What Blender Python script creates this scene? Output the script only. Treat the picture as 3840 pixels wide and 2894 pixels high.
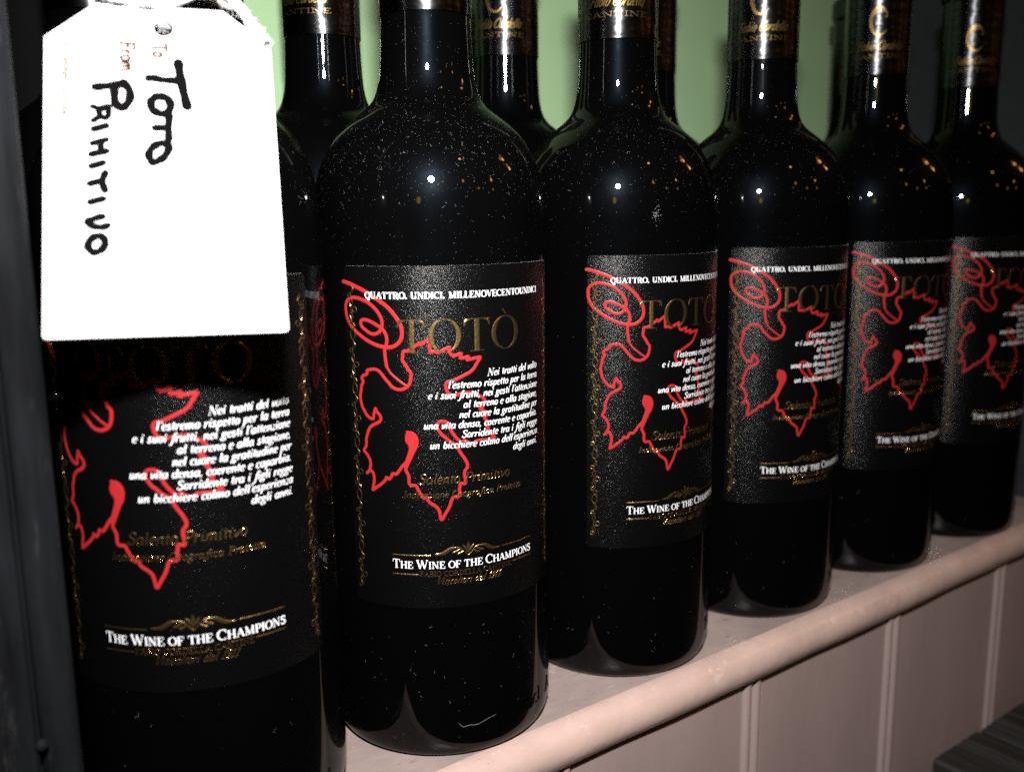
import bpy, bmesh, math, random
from math import sin, cos, pi, radians, hypot, atan2
from mathutils import Matrix, Vector

# ------------------------------------------------------------------ scene, camera, light
scene = bpy.context.scene
C = scene.collection
for o in list(bpy.data.objects):
    bpy.data.objects.remove(o)

cam_d = bpy.data.cameras.new('camera')
cam_d.sensor_width = 36.0
cam_d.lens = 33.411
cam_d.clip_start = 0.01
cam_d.clip_end = 50.0
cam_d.dof.use_dof = True
cam_d.dof.focus_distance = 0.315
cam_d.dof.aperture_fstop = 10.5
cam = bpy.data.objects.new('camera', cam_d)
C.objects.link(cam)
_r = Vector((0.79774833, -0.60287107, -0.01200295))
_u = Vector((0.11764257, 0.13608550, 0.98368743))
_f = Vector((0.59140327, 0.78614707, -0.17948528))
cam.matrix_world = Matrix(((_r.x, _u.x, -_f.x, -0.172258), (_r.y, _u.y, -_f.y, -0.272944),
                           (_r.z, _u.z, -_f.z, 0.175596), (0, 0, 0, 1)))
scene.camera = cam

world = bpy.data.worlds.new('World')
scene.world = world
world.use_nodes = True
world.node_tree.nodes['Background'].inputs[0].default_value = (1.0, 0.78, 0.55, 1)
world.node_tree.nodes['Background'].inputs[1].default_value = 0.0015

FLASH = Vector((-0.168, -0.280, 0.338))
fl = bpy.data.lights.new('camera_flash', 'AREA')
fl.shape = 'ELLIPSE'
fl.size, fl.size_y = 0.034, 0.024
fl.energy = 1.42
fl.spread = radians(100)
fl.color = (1.0, 0.985, 0.97)
flo = bpy.data.objects.new('camera_flash', fl)
C.objects.link(flo)
flo.location = FLASH
flo.rotation_euler = (Vector((-0.01, 0.0, 0.125)) - FLASH).to_track_quat('-Z', 'Y').to_euler()

# dim warm bulbs of the room behind the photographer; they only show as reflections in the glass
for k, (d, dist, pw, rad, col) in enumerate([
        ((0.03, -0.71, 0.70), 2.9, 1.6, 0.035, (1.0, 0.55, 0.18)),
        ((0.72, -0.41, 0.56), 2.8, 1.5, 0.040, (1.0, 0.42, 0.10)),
        ((0.69, -0.45, 0.58), 2.9, 0.5, 0.045, (1.0, 0.40, 0.10)),
        ((0.70, -0.40, 0.60), 2.7, 0.35, 0.05, (1.0, 0.38, 0.08)),
        ((0.79, -0.41, 0.44), 2.8, 1.5, 0.040, (1.0, 0.46, 0.13)),
        ((0.77, -0.42, 0.48), 2.9, 0.4, 0.045, (1.0, 0.40, 0.10)),
        ((0.48, -0.78, 0.39), 3.2, 0.9, 0.035, (1.0, 0.46, 0.13)),
        ((0.00, -0.905, 0.42), 3.2, 0.55, 0.035, (1.0, 0.42, 0.12)),
        ((0.25, -0.90, 0.33), 3.6, 0.30, 0.035, (1.0, 0.45, 0.12)),
        ((0.50, -0.82, 0.30), 3.6, 0.25, 0.030, (1.0, 0.45, 0.12)),
        ((-0.72, -0.66, 0.21), 1.6, 0.22, 0.030, (1.0, 0.72, 0.02))]):
    ld = bpy.data.lights.new('warm_bulb', 'POINT')
    ld.energy = pw * (3.6 if d[0] > -.5 else 2.4)
    ld.shadow_soft_size = rad * 1.7
    ld.color = col
    lo = bpy.data.objects.new('warm_bulb', ld)
    C.objects.link(lo)
    lo.location = Vector((0.13, -0.03, 0.19)) + Vector(d).normalized() * dist

scene.view_settings.view_transform = 'Standard'
scene.view_settings.look = 'None'
scene.view_settings.gamma = 1.0
scene.view_settings.exposure = 0.0
scene.view_settings.use_curve_mapping = False
scene.render.engine = 'CYCLES'
scene.cycles.use_denoising = False
scene.cycles.use_adaptive_sampling = False
scene.cycles.max_bounces = 8

# ------------------------------------------------------------------ helpers
def tag(o, label=None, cat=None, group=None, kind=None):
    if label: o['label'] = label
    if cat: o['category'] = cat
    if group: o['group'] = group
    if kind: o['kind'] = kind
    return o

def link(o, parent=None):
    C.objects.link(o)
    if parent is not None:
        o.parent = parent
    return o

def empty(name, loc=(0, 0, 0), rz=0.0):
    o = bpy.data.objects.new(name, None)
    o.empty_display_size = 0.02
    o.location = loc
    o.rotation_euler = (0, 0, rz)
    return link(o)

def mesh_obj(name, me, parent=None):
    return link(bpy.data.objects.new(name, me), parent)

class MB:
    """collects verts/faces, with a material index per face"""
    def __init__(self):
        self.v, self.f, self.m = [], [], []
    def add(self, vs, fs, mi=0):
        b = len(self.v)
        self.v += [tuple(q) for q in vs]
        for q in fs:
            self.f.append(tuple(b + i for i in q)); self.m.append(mi)
    def mesh(self, name, mats, smooth=False):
        me = bpy.data.meshes.new(name)
        me.from_pydata(self.v, [], self.f)
        for mm in (mats if isinstance(mats, (list, tuple)) else [mats]):
            me.materials.append(mm)
        me.polygons.foreach_set('material_index', self.m)
        if smooth:
            me.polygons.foreach_set('use_smooth', [True] * len(self.f))
        me.update()
        return me
    def box(self, x0, x1, y0, y1, z0, z1, mi=0):
        vs = [(x, y, z) for z in (z0, z1) for y in (y0, y1) for x in (x0, x1)]
        self.add(vs, [(0, 2, 3, 1), (4, 5, 7, 6), (0, 1, 5, 4), (2, 6, 7, 3), (0, 4, 6, 2), (1, 3, 7, 5)], mi)

def lathe(profile, segs=96, sharp=()):
    """profile [(r,z)..] bottom to top -> bmesh mesh, smooth, rings in `sharp` get hard edges"""
    bm = bmesh.new()
    rings = []
    for r, z in profile:
        if r < 1e-6:
            rings.append([bm.verts.new((0, 0, z))])
        else:
            rings.append([bm.verts.new((r * cos(2 * pi * k / segs), r * sin(2 * pi * k / segs), z)) for k in range(segs)])
    for i in range(len(rings) - 1):
        a, b = rings[i], rings[i + 1]
        for k in range(segs):
            k2 = (k + 1) % segs
            if len(a) == 1: bm.faces.new((a[0], b[k2], b[k]))
            elif len(b) == 1: bm.faces.new((a[k], a[k2], b[0]))
            else: bm.faces.new((a[k], a[k2], b[k2], b[k]))
    for f in bm.faces: f.smooth = True
    for i in sharp:
        rs = set(rings[i])
        for e in bm.edges:
            if e.verts[0] in rs and e.verts[1] in rs: e.smooth = False
    return bm

def bm_mesh(bm, name, m):
    me = bpy.data.meshes.new(name)
    bm.normal_update()
    bm.to_mesh(me); bm.free()
    me.materials.append(m)
    return me

def smooth_path(pts, n=4, closed=False):
    """Catmull-Rom through pts (any dimension)"""
    if len(pts) < 3: return [tuple(q) for q in pts]
    out = []
    L = len(pts)
    rng = L if closed else L - 1
    for i in range(rng):
        g = lambda j: pts[j % L] if closed else pts[max(0, min(L - 1, j))]
        p0, p1, p2, p3 = g(i - 1), g(i), g(i + 1), g(i + 2)
        for k in range(n):
            t = k / n
            out.append(tuple(0.5 * (2 * b + (c - a) * t + (2 * a - 5 * b + 4 * c - d) * t * t + (3 * b - a - 3 * c + d) * t ** 3)
                             for a, b, c, d in zip(p0, p1, p2, p3)))
    out.append(tuple(pts[0] if closed else pts[-1]))
    return out

def densify(pts, step):
    out = [tuple(pts[0])]
    for a, b in zip(pts[:-1], pts[1:]):
        n = max(1, int(math.ceil(math.dist(a[:2], b[:2]) / step)))
        for k in range(1, n + 1):
            out.append(tuple(x + (y - x) * k / n for x, y in zip(a, b)))
    return out

class Art:
    """flat artwork in millimetres (x right, y up); every stroke sits a hair above the last so none are coplanar"""
    def __init__(self, h0=0.0, dh=0.00012):
        self.v, self.f, self.h0, self.h, self.dh, self.n = [], [], h0, h0, dh, 0
    def up(self):
        self.n += 1
        self.h = self.h0 + (self.n % 24) * self.dh
    def ribbon(self, pts, w, bevel=0.0, round_ends=True, joints=True, step=1.2):
        """pts [(x,y)], w = width or list of widths; bevel = raised height in mm"""
        if not isinstance(w, (list, tuple)): w = [w] * len(pts)
        q = densify([(a[0], a[1], ww) for a, ww in zip(pts, w)], step)
        q = [a for i, a in enumerate(q) if i == 0 or math.dist(a[:2], q[i - 1][:2]) > 1e-5]
        if len(q) < 2: return
        self.up()
        b = len(self.v)
        n = len(q)
        closed = math.dist(q[0][:2], q[-1][:2]) < 1e-4
        offs = (-1, -0.62, 0.62, 1) if bevel else (-1, 1)
        for i in range(n):
            if closed and i in (0, n - 1): a0, a1 = q[n - 2], q[1]
            else: a0, a1 = q[max(0, i - 1)], q[min(n - 1, i + 1)]
            dx, dy = a1[0] - a0[0], a1[1] - a0[1]
            l = hypot(dx, dy) or 1.0
            nx, ny = -dy / l, dx / l
            hh = self.h + i * self.dh * 0.02
            for k in offs:
                self.v.append((q[i][0] + nx * k * q[i][2] / 2, q[i][1] + ny * k * q[i][2] / 2,
                               hh + (bevel if abs(k) < 1 else 0)))
        m = len(offs)
        for i in range(n - 1):
            for k in range(m - 1):
                a = b + i * m + k
                self.f.append((a, a + m, a + m + 1, a + 1))
        if round_ends and not closed:
            for a in (q[0], q[-1]): self.disc(a[0], a[1], a[2] / 2, bevel)
        if joints:
            for a, p0, p1 in zip(pts[1:-1], pts[:-2], pts[2:]):
                t = abs((atan2(p1[1] - a[1], p1[0] - a[0]) - atan2(a[1] - p0[1], a[0] - p0[0]) + pi) % (2 * pi) - pi)
                if t > 0.6: self.disc(a[0], a[1], (w[0] if len(set(w)) == 1 else w[len(w) // 2]) / 2, bevel)
    def disc(self, x, y, r, lift=0.0, n=8, ry=None):
        self.up()
        b = len(self.v)
        ry = r if ry is None else ry
        self.v += [(x + r * cos(2 * pi * k / n), y + ry * sin(2 * pi * k / n), self.h + lift) for k in range(n)]
        self.f.append(tuple(range(b, b + n)))
    def on_cylinder(self, name, m, R, base):
        """wrap: R radius in m, base height of the print above R in m"""
        me = bpy.data.meshes.new(name)
        vs = []
        for x, y, h in self.v:
            a = x / 1000.0 / R
            rr = R + base + h / 1000.0
            vs.append((rr * cos(a), rr * sin(a), y / 1000.0))
        me.from_pydata(vs, [], self.f)
        me.materials.append(m); me.update()
        return me
    def on_plane(self, name, m, O, U, V, N, base):
        me = bpy.data.meshes.new(name)
        me.from_pydata([tuple(O + U * (x / 1000) + V * (y / 1000) + N * (base + h / 1000)) for x, y, h in self.v], [], self.f)
        me.materials.append(m); me.update()
        return me

# ------------------------------------------------------------------ a small pen-drawn serif alphabet
def arc(cx, cy, rx, ry, a0, a1, n=18):
    return [(cx + rx * cos(radians(a0 + (a1 - a0) * k / n)), cy + ry * sin(radians(a0 + (a1 - a0) * k / n))) for k in range(n + 1)]

def _stem(x, y0=0.0, y1=1.0, s=0.14, bot=True, top=True):
    r = [('T', [(x, y0), (x, y1)])]
    if bot: r.append(('t', [(x - s, y0), (x + s, y0)]))
    if top: r.append(('t', [(x - s, y1), (x + s, y1)]))
    return r
def _l(k, *p): return [(k, list(p))]
def _exit(x): return _l('t', (x, 0.07), (x + 0.05, 0.0), (x + 0.14, 0.1))
GL = {}
def _g(ch, w, *parts):
    GL[ch] = (w, [s for p in parts for s in p])
_g('A', .88, _l('t', (.1, 0), (.43, 1)), _l('T', (.43, 1), (.76, 0)), _l('t', (.22, .34), (.62, .34)), _l('t', (0, 0), (.24, 0)), _l('t', (.6, 0), (.92, 0)))
_g('B', .74, _stem(.18), _l('a', (.18, 1), *arc(.4, .76, .2, .24, 90, -90, 10), (.18, .52)), _l('a', (.3, .52), *arc(.42, .26, .24, .26, 90, -90, 10), (.18, 0)))
_g('C', .80, _l('a', *arc(.45, .5, .4, .5, 52, 312)), _l('t', (.72, .68), (.72, .98)))
_g('D', .88, _stem(.18), _l('a', (.18, 1), *arc(.38, .5, .42, .5, 90, -90), (.18, 0)))
_g('E', .76, _stem(.18), _l('t', (.18, 1), (.66, 1), (.66, .74)), _l('t', (.18, .52), (.48, .52)), _l('t', (.48, .64), (.48, .4)), _l('t', (.18, 0), (.7, 0), (.7, .28)))
_g('F', .70, _stem(.18), _l('t', (.18, 1), (.66, 1), (.66, .74)), _l('t', (.18, .52), (.48, .52)), _l('t', (.48, .64), (.48, .4)))
_g('G', .86, _l('a', *arc(.45, .5, .4, .5, 52, 320)), _l('t', (.7, .68), (.7, .98)), _l('T', (.72, .08), (.72, .42)), _l('t', (.58, .42), (.86, .42)))
_g('H', .92, _stem(.18), _stem(.74), _l('t', (.18, .5), (.74, .5)))
_g('I', .40, _stem(.2))
_g('L', .70, _stem(.18), _l('t', (.18, 0), (.66, 0), (.66, .3)))
_g('M', 1.1, _l('t', (.18, 0), (.18, 1)), _l('T', (.18, 1), (.54, .02)), _l('t', (.54, .02), (.9, 1)), _stem(.9), _l('t', (.04, 0), (.32, 0)), _l('t', (.06, 1), (.24, 1)))
_g('N', .94, _l('t', (.16, 0), (.16, 1)), _l('T', (.16, 1), (.76, .0)), _l('t', (.76, 0), (.76, 1)), _l('t', (.02, 0), (.3, 0)), _l('t', (.02, 1), (.2, 1)), _l('t', (.62, 1), (.9, 1)))
_g('O', .88, _l('a', *arc(.44, .5, .38, .5, 90, 450, 28)))
_g('P', .70, _stem(.18), _l('a', (.18, 1), *arc(.4, .73, .24, .27, 90, -90, 12), (.18, .46)))
_g('Q', .88, _l('a', *arc(.44, .5, .38, .5, 90, 450, 28)), _l('m', (.36, .02), (.48, -.18), (.66, -.24), (.8, -.14)))
_g('R', .84, _stem(.18), _l('a', (.18, 1), *arc(.4, .75, .22, .25, 90, -90, 12), (.18, .5)), _l('m', (.38, .5), (.54, .4), (.58, .12), (.7, 0), (.82, .06)))
_g('S', .68, _l('m', (.58, .74), (.54, .94), (.36, 1.), (.16, .92), (.12, .74), (.26, .59), (.46, .47), (.58, .29), (.52, .07), (.33, 0), (.13, .08), (.08, .28)), _l('t', (.08, .02), (.08, .3)), _l('t', (.58, .72), (.58, .98)))
_g('T', .80, _stem(.4, top=False), _l('t', (.04, .74), (.04, 1), (.76, 1), (.76, .74)))
_g('U', .90, _l('T', (.18, 1), (.18, .34)), _l('a', *smooth_path([(.18, .34), (.24, .08), (.44, 0), (.64, .08), (.7, .34)], 5)), _l('t', (.7, .34), (.7, 1)), _l('t', (.02, 1), (.34, 1)), _l('t', (.56, 1), (.84, 1)))
_g('V', .84, _l('T', (.12, 1), (.44, 0)), _l('t', (.44, 0), (.72, 1)), _l('t', (0, 1), (.28, 1)), _l('t', (.6, 1), (.86, 1)))
_g('W', 1.2, _l('T', (.1, 1), (.38, 0)), _l('t', (.38, 0), (.6, 1)), _l('T', (.56, 1), (.84, 0)), _l('t', (.84, 0), (1.1, 1)), _l('t', (0, 1), (.26, 1)), _l('t', (.98, 1), (1.2, 1)))
_g('a', .62, _l('a', (.45, .5), *arc(.25, .32, .18, .32, 62, 300, 14), (.45, .2)), _l('T', (.48, .64), (.48, .06)), _exit(.48))
_g('b', .56, _l('T', (.12, 1), (.12, .14)), _l('t', (.02, 1), (.12, 1)), _l('a', *arc(.29, .31, .19, .31, 150, -160, 18)))
_g('c', .48, _l('a', *arc(.28, .32, .21, .32, 50, 315, 16)), _l('d', (.4, .54)))
_g('d', .62, _l('a', (.45, .5), *arc(.25, .32, .18, .32, 62, 300, 14), (.45, .2)), _l('T', (.48, 1), (.48, .06)), _l('t', (.38, 1), (.48, 1)), _exit(.48))
_g('e', .50, _l('a', *arc(.27, .32, .2, .32, 10, 318, 18)), _l('t', (.08, .3), (.46, .38)))
_g('f', .42, _l('m', (.56, .9), (.46, 1.0), (.34, .88), (.27, .5), (.22, 0), (.13, -.28), (.0, -.32), (-.06, -.22)), _l('t', (.1, .62), (.46, .62)))
_g('g', .56, _l('a', *arc(.26, .43, .17, .21, 90, 450, 18)), _l('a', *smooth_path([(.18, .24), (.1, .14), (.2, .06), (.4, .02), (.46, -.12), (.34, -.28), (.14, -.3), (.02, -.18), (.08, -.04), (.2, .02)], 3)), _l('t', (.4, .54), (.54, .62)))
_g('h', .62, _l('T', (.12, 1), (.12, 0)), _l('t', (.02, 1), (.12, 1)), _l('a', *smooth_path([(.13, .36), (.24, .58), (.38, .63), (.46, .5), (.46, .08)], 4)), _exit(.46))
_g('i', .32, _l('t', (.02, .54), (.13, .62)), _l('T', (.13, .62), (.13, .08)), _exit(.13), _l('d', (.16, .86)))
_g('l', .30, _l('t', (.03, 1), (.13, 1)), _l('T', (.13, 1), (.13, .08)), _exit(.13))
_g('m', .92, _l('T', (.12, .62), (.12, 0)), _l('t', (.02, .54), (.12, .62)), _l('a', *smooth_path([(.13, .36), (.24, .58), (.36, .63), (.43, .5), (.43, 0)], 4)), _l('a', *smooth_path([(.44, .36), (.55, .58), (.67, .63), (.75, .5), (.75, .08)], 4)), _exit(.75))
_g('n', .62, _l('T', (.12, .62), (.12, 0)), _l('t', (.02, .54), (.12, .62)), _l('a', *smooth_path([(.13, .36), (.24, .58), (.38, .63), (.46, .5), (.46, .08)], 4)), _exit(.46))
_g('o', .54, _l('a', *arc(.27, .32, .21, .32, 90, 450, 20)))
_g('p', .58, _l('T', (.14, .62), (.14, -.32)), _l('t', (.02, -.32), (.26, -.32)), _l('t', (.02, .54), (.14, .62)), _l('a', *arc(.31, .32, .19, .31, 150, -160, 18)))
_g('r', .46, _l('T', (.12, .62), (.12, 0)), _l('t', (.02, .54), (.12, .62)), _l('a', *smooth_path([(.13, .34), (.22, .56), (.36, .62)], 4)), _l('d', (.38, .56)))
_g('s', .46, _l('m', (.36, .52), (.28, .63), (.15, .6), (.11, .47), (.22, .36), (.33, .24), (.32, .08), (.2, 0), (.06, .06)), _l('d', (.08, .1)))
_g('t', .36, _l('T', (.16, .84), (.16, .1)), _exit(.16), _l('t', (.02, .62), (.33, .62)))
_g('u', .62, _l('t', (.02, .54), (.12, .62)), _l('T', (.12, .62), (.12, .16)), _l('a', *smooth_path([(.12, .16), (.18, .01), (.32, .03), (.46, .3)], 4)), _l('T', (.46, .62), (.46, .08)), _exit(.46))
_g('v', .52, _l('t', (.02, .56), (.1, .62)), _l('T', (.1, .62), (.2, .02)), _l('a', *smooth_path([(.2, .02), (.36, .18), (.46, .42), (.42, .62)], 4)))
_g('z', .46, _l('t', (.06, .6), (.4, .6)), _l('t', (.4, .6), (.06, .03)), _l('T2', (.06, .04), (.4, .04)))
_g('1', .46, _stem(.24, top=False), _l('t', (.08, .8), (.24, 1)))
_g('9', .54, _l('a', *arc(.27, .68, .2, .3, 90, 450, 18)), _l('m', (.47, .68), (.45, .35), (.32, .08), (.12, .0)))
_g('7', .54, _l('t', (.06, .78), (.06, 1), (.5, 1)), _l('T', (.5, 1), (.2, 0)))
_g('5', .54, _l('t', (.44, 1), (.14, 1)), _l('t', (.14, 1), (.1, .56)), _l('a', *smooth_path([(.1, .56), (.3, .64), (.48, .46), (.46, .16), (.26, 0), (.08, .1)], 4)))
_g('.', .36, _l('d', (.12, .07)))
_g(':', .28, _l('d', (.12, .07)), _l('d', (.12, .55)))
_g(',', .26, _l('d', (.12, .07)), _l('t', (.16, .04), (.08, -.2)))
_g("'", .22, _l('d', (.14, .94)), _l('t', (.18, .92), (.1, .7)))
_g(' ', .36)

def text(art, s, x0, x1, y, cap, thick, thin, slant=0.0, small=None, bevel=0.0, even=False, swap=False):
    """set s between x0 and x1 (mm) on baseline y with cap height cap; thick/thin in units of cap height"""
    adv, sc = [], []
    for ch in s:
        k = 1.0
        if small:
            k = 1.0 if ch.isupper() else small
        adv.append((GL[ch.upper() if small and ch != ' ' else ch][0] + 0.03) * k); sc.append(k)
    fx = (x1 - x0) / sum(adv)
    x = 0.0
    out = art
    for ch, a, k in zip(s, adv, sc):
        g = GL[ch.upper() if small and ch != ' ' else ch][1]
        for kind, pts in g:
            if kind == 'd':
                px, py = pts[0][0] * k, pts[0][1] * k
                X, Y = x0 + (x + px + slant * py * cap / fx) * fx, y + py * cap
                r = max(thick * 0.58, 0.06) * cap
                if swap: out.disc(y + py * cap, -(x0 + (x + px) * fx), r * .6)
                else: out.disc(X, Y, r, bevel)
                continue
            P = pts
            if kind == 'm': P = smooth_path(pts, 4)
            n = len(P)
            W = []
            for i in range(n):
                a0, a1 = P[max(0, i - 1)], P[min(n - 1, i + 1)]
                dx, dy = (a1[0] - a0[0]) * fx, (a1[1] - a0[1]) * cap
                l = hypot(dx, dy) or 1
                if even: w = thin
                elif kind == 'T' or kind == 'T2': w = thick
                elif kind == 't': w = thin
                elif kind == 'm': w = thin + (thick - thin) * sin(pi * i / (n - 1)) ** .8
                else: w = thin + (thick - thin) * abs(dy / l) ** 1.6
                W.append(w * cap * (k ** .5))
            Q = []
            for px, py in P:
                px, py = px * k, py * k
                if swap: Q.append((y + py * cap, -(x0 + (x + px) * fx)))
                else: Q.append((x0 + (x + px) * fx + slant * py * cap, y + py * cap))
            out.ribbon(Q, W, bevel=bevel, round_ends=False, joints=False)
        x += a

# ------------------------------------------------------------------ materials
def new_mat(name):
    m = bpy.data.materials.new(name)
    m.use_nodes = True
    nt = m.node_tree
    b = nt.nodes['Principled BSDF']
    return m, nt, b

def setp(b, **kw):
    for k, v in kw.items():
        k = k.replace('_', ' ')
        for i in b.inputs:
            if i.name.lower() == k.lower():
                i.default_value = (*v, 1) if isinstance(v, tuple) and len(v) == 3 else v
                break

def noise(nt, scale, detail=3.0, rough=0.55, vec=None, dist=0.0):
    n = nt.nodes.new('ShaderNodeTexNoise')
    n.inputs['Scale'].default_value = scale
    n.inputs['Detail'].default_value = detail
    n.inputs['Roughness'].default_value = rough
    n.inputs['Distortion'].default_value = dist
    if vec is not None: nt.links.new(vec, n.inputs['Vector'])
    return n

def coords(nt, scale=(1, 1, 1), kind='Object'):
    t = nt.nodes.new('ShaderNodeTexCoord')
    mp = nt.nodes.new('ShaderNodeMapping')
    mp.inputs['Scale'].default_value = scale
    nt.links.new(t.outputs[kind], mp.inputs['Vector'])
    return mp.outputs['Vector']

def ramp(nt, src, stops):
    r = nt.nodes.new('ShaderNodeValToRGB')
    els = r.color_ramp.elements
    while len(els) < len(stops): els.new(0.5)
    for e, (p, c) in zip(els, stops):
        e.position = p
        e.color = (*c, 1) if isinstance(c, tuple) else (c, c, c, 1)
    nt.links.new(src, r.inputs['Fac'])
    return r.outputs['Color']

def bump(nt, b, src, dist, strength=1.0, prev=None, sock='Normal'):
    n = nt.nodes.new('ShaderNodeBump')
    n.inputs['Distance'].default_value = dist
    n.inputs['Strength'].default_value = strength
    nt.links.new(src, n.inputs['Height'])
    if prev is not None: nt.links.new(prev, n.inputs['Normal'])
    nt.links.new(n.outputs['Normal'], b.inputs[sock])
    return n.outputs['Normal']

def m_glass():
    m, nt, b = new_mat('black_bottle_glass')
    setp(b, Base_Color=(0.0010, 0.0010, 0.0011), Roughness=0.30, IOR=1.5, Specular_IOR_Level=0.014,
         Coat_Weight=0.5, Coat_Roughness=0.012, Coat_IOR=1.47, Specular_Tint=(0.55, 0.75, 1.0))
    v = coords(nt)
    n = noise(nt, 55, 1.0, .4, v)
    nn = bump(nt, b, n.outputs['Fac'], 0.0003, 0.35, sock='Coat Normal')
    n2 = noise(nt, 160, 4, .6, v)
    nt.links.new(ramp(nt, n2.outputs['Fac'], [(0.3, 0.26), (0.75, 0.42)]), b.inputs['Roughness'])
    return m

def m_capsule():
    m, nt, b = new_mat('black_capsule_foil')
    setp(b, Base_Color=(0.07, 0.07, 0.074), Metallic=1.0, Roughness=0.30, Anisotropic=0.72, Anisotropic_Rotation=0.25)
    t = nt.nodes.new('ShaderNodeTangent')
    t.direction_type = 'RADIAL'; t.axis = 'Z'
    nt.links.new(t.outputs['Tangent'], b.inputs['Tangent'])
    n = noise(nt, 260, 1.5, .5, coords(nt, (.45, .45, 1.2)))
    bump(nt, b, n.outputs['Fac'], 0.0006, 0.7)
    return m

def m_label():
    m, nt, b = new_mat('black_textured_label_paper')
    setp(b, Base_Color=(0.0018, 0.0018, 0.0019), Roughness=0.23, IOR=1.5, Specular_IOR_Level=0.32)
    v = coords(nt, (1, 1, 1.7))
    n = noise(nt, 2300, 2.5, .65, v)
    bump(nt, b, n.outputs['Fac'], 0.00015, 0.9)
    return m

def m_print(name, col, rough, bump_d=0.0):
    m, nt, b = new_mat(name)
    setp(b, Base_Color=col, Roughness=rough, Specular_IOR_Level=0.35)
    if bump_d:
        n = noise(nt, 900, 3, .6, coords(nt))
        bump(nt, b, n.outputs['Fac'], bump_d, 0.5)
    return m

def m_gold(name='gold_foil', col=(0.66, 0.43, 0.17), r1=0.19, r2=0.46, mix=0.25, bd=0.00012):
    m, nt, b = new_mat(name)
    setp(b, Base_Color=col, Metallic=1.0, Roughness=r1)
    b2 = nt.nodes.new('ShaderNodeBsdfPrincipled')
    setp(b2, Base_Color=col, Metallic=1.0, Roughness=r2)
    mx = nt.nodes.new('ShaderNodeMixShader')
    mx.inputs[0].default_value = mix
    nt.links.new(b.outputs[0], mx.inputs[1]); nt.links.new(b2.outputs[0], mx.inputs[2])
    nt.links.new(mx.outputs[0], nt.nodes['Material Output'].inputs['Surface'])
    n = noise(nt, 1300, 2, .6, coords(nt))
    nn = bump(nt, b, n.outputs['Fac'], bd, 0.85)
    nt.links.new(nn, b2.inputs['Normal'])
    return m

def m_paint(name, col, rough, var=0.12, scale=60, bumps=((900, 0.00008, .4), (90, 0.0004, .35)), stretch=(1, 1, 1), spec=0.4, scuff=None):
    m, nt, b = new_mat(name)
    setp(b, Roughness=rough, Specular_IOR_Level=spec)
    v = coords(nt, stretch)
    n = noise(nt, scale, 4, .6, v)
    lo = tuple(c * (1 - var) for c in col); hi = tuple(min(1, c * (1 + var)) for c in col)
    colr = ramp(nt, n.outputs['Fac'], [(0.3, lo), (0.7, hi)])
    for sc, th, scol in (scuff if isinstance(scuff, list) else [scuff] if scuff else []):
        n3 = noise(nt, sc, 6, .7, v, 0.15)
        f = ramp(nt, n3.outputs['Fac'], [(th, 0.0), (th + .05, 1.0)])
        mx = nt.nodes.new('ShaderNodeMix'); mx.data_type = 'RGBA'
        nt.links.new(f, mx.inputs['Factor'])
        nt.links.new(colr, mx.inputs['A'])
        mx.inputs['B'].default_value = (*scol, 1)
        colr = mx.outputs['Result']
    nt.links.new(colr, b.inputs['Base Color'])
    prev = None
    for s, d, st in bumps:
        nb = noise(nt, s, 3, .6, v)
        prev = bump(nt, b, nb.outputs['Fac'], d, st, prev)
    return m

M_GLASS, M_CAP, M_LABEL, M_GOLD = m_glass(), m_capsule(), m_label(), m_gold()
M_CAPGOLD = m_gold('dull_gold_capsule_print', (0.24, 0.165, 0.062), 0.28, 0.5, 0.6, 0.00006)
M_WHITE = m_print('white_print', (0.86, 0.86, 0.88), 0.6)
M_RED = m_print('raised_red_print', (0.36, 0.016, 0.019), 0.42, 0.00012)
M_EDGE = m_print('white_paper_edge', (0.7, 0.7, 0.68), 0.8)
M_DUST = m_print('pale_dust', (0.30, 0.30, 0.30), 0.9)
M_TAG = m_paint('white_tag_card', (0.70, 0.70, 0.70), 0.75, .01, 300, ((2500, 0.00002, .3),), spec=.2)
M_INK = m_print('black_marker_ink', (0.0022, 0.0020, 0.0022), 0.9)
M_ORANGE = m_print('orange_brown_print', (0.05, 0.014, 0.002), 0.8)
for _m in (M_INK, M_ORANGE): setp(_m.node_tree.nodes['Principled BSDF'], Specular_IOR_Level=0.05)
M_FAINT = m_print('faint_yellow_print', (0.11, 0.075, 0.02), 0.8)
M_STRING = m_print('white_cotton_string', (0.85, 0.85, 0.84), 0.9)
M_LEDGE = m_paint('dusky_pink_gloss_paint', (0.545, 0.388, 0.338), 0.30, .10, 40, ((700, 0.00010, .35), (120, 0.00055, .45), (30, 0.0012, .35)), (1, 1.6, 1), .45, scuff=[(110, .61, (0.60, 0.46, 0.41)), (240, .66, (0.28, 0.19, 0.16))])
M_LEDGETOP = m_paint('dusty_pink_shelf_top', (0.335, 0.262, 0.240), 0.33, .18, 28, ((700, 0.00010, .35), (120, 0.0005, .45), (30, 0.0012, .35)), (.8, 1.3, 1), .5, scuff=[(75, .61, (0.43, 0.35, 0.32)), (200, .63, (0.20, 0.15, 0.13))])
M_BOARD = m_paint('dusky_pink_board_paint', (0.37, 0.276, 0.260), 0.42, .08, 20, ((800, 0.00008, .35), (60, 0.0007, .35)), (1, 1, .35), .4, scuff=[(45, .64, (0.31, 0.225, 0.21))])
M_GREEN = m_paint('sage_green_wall_paint', (0.37, 0.56, 0.31), 0.75, .04, 30, ((1100, 0.00018, .4), (150, 0.0003, .3)), spec=.2)
M_DARK = m_paint('charcoal_wall_paint', (0.024, 0.026, 0.031), 0.6, .15, 80, ((1200, 0.0002, .45), (140, 0.0003, .3)), spec=.45)
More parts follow.
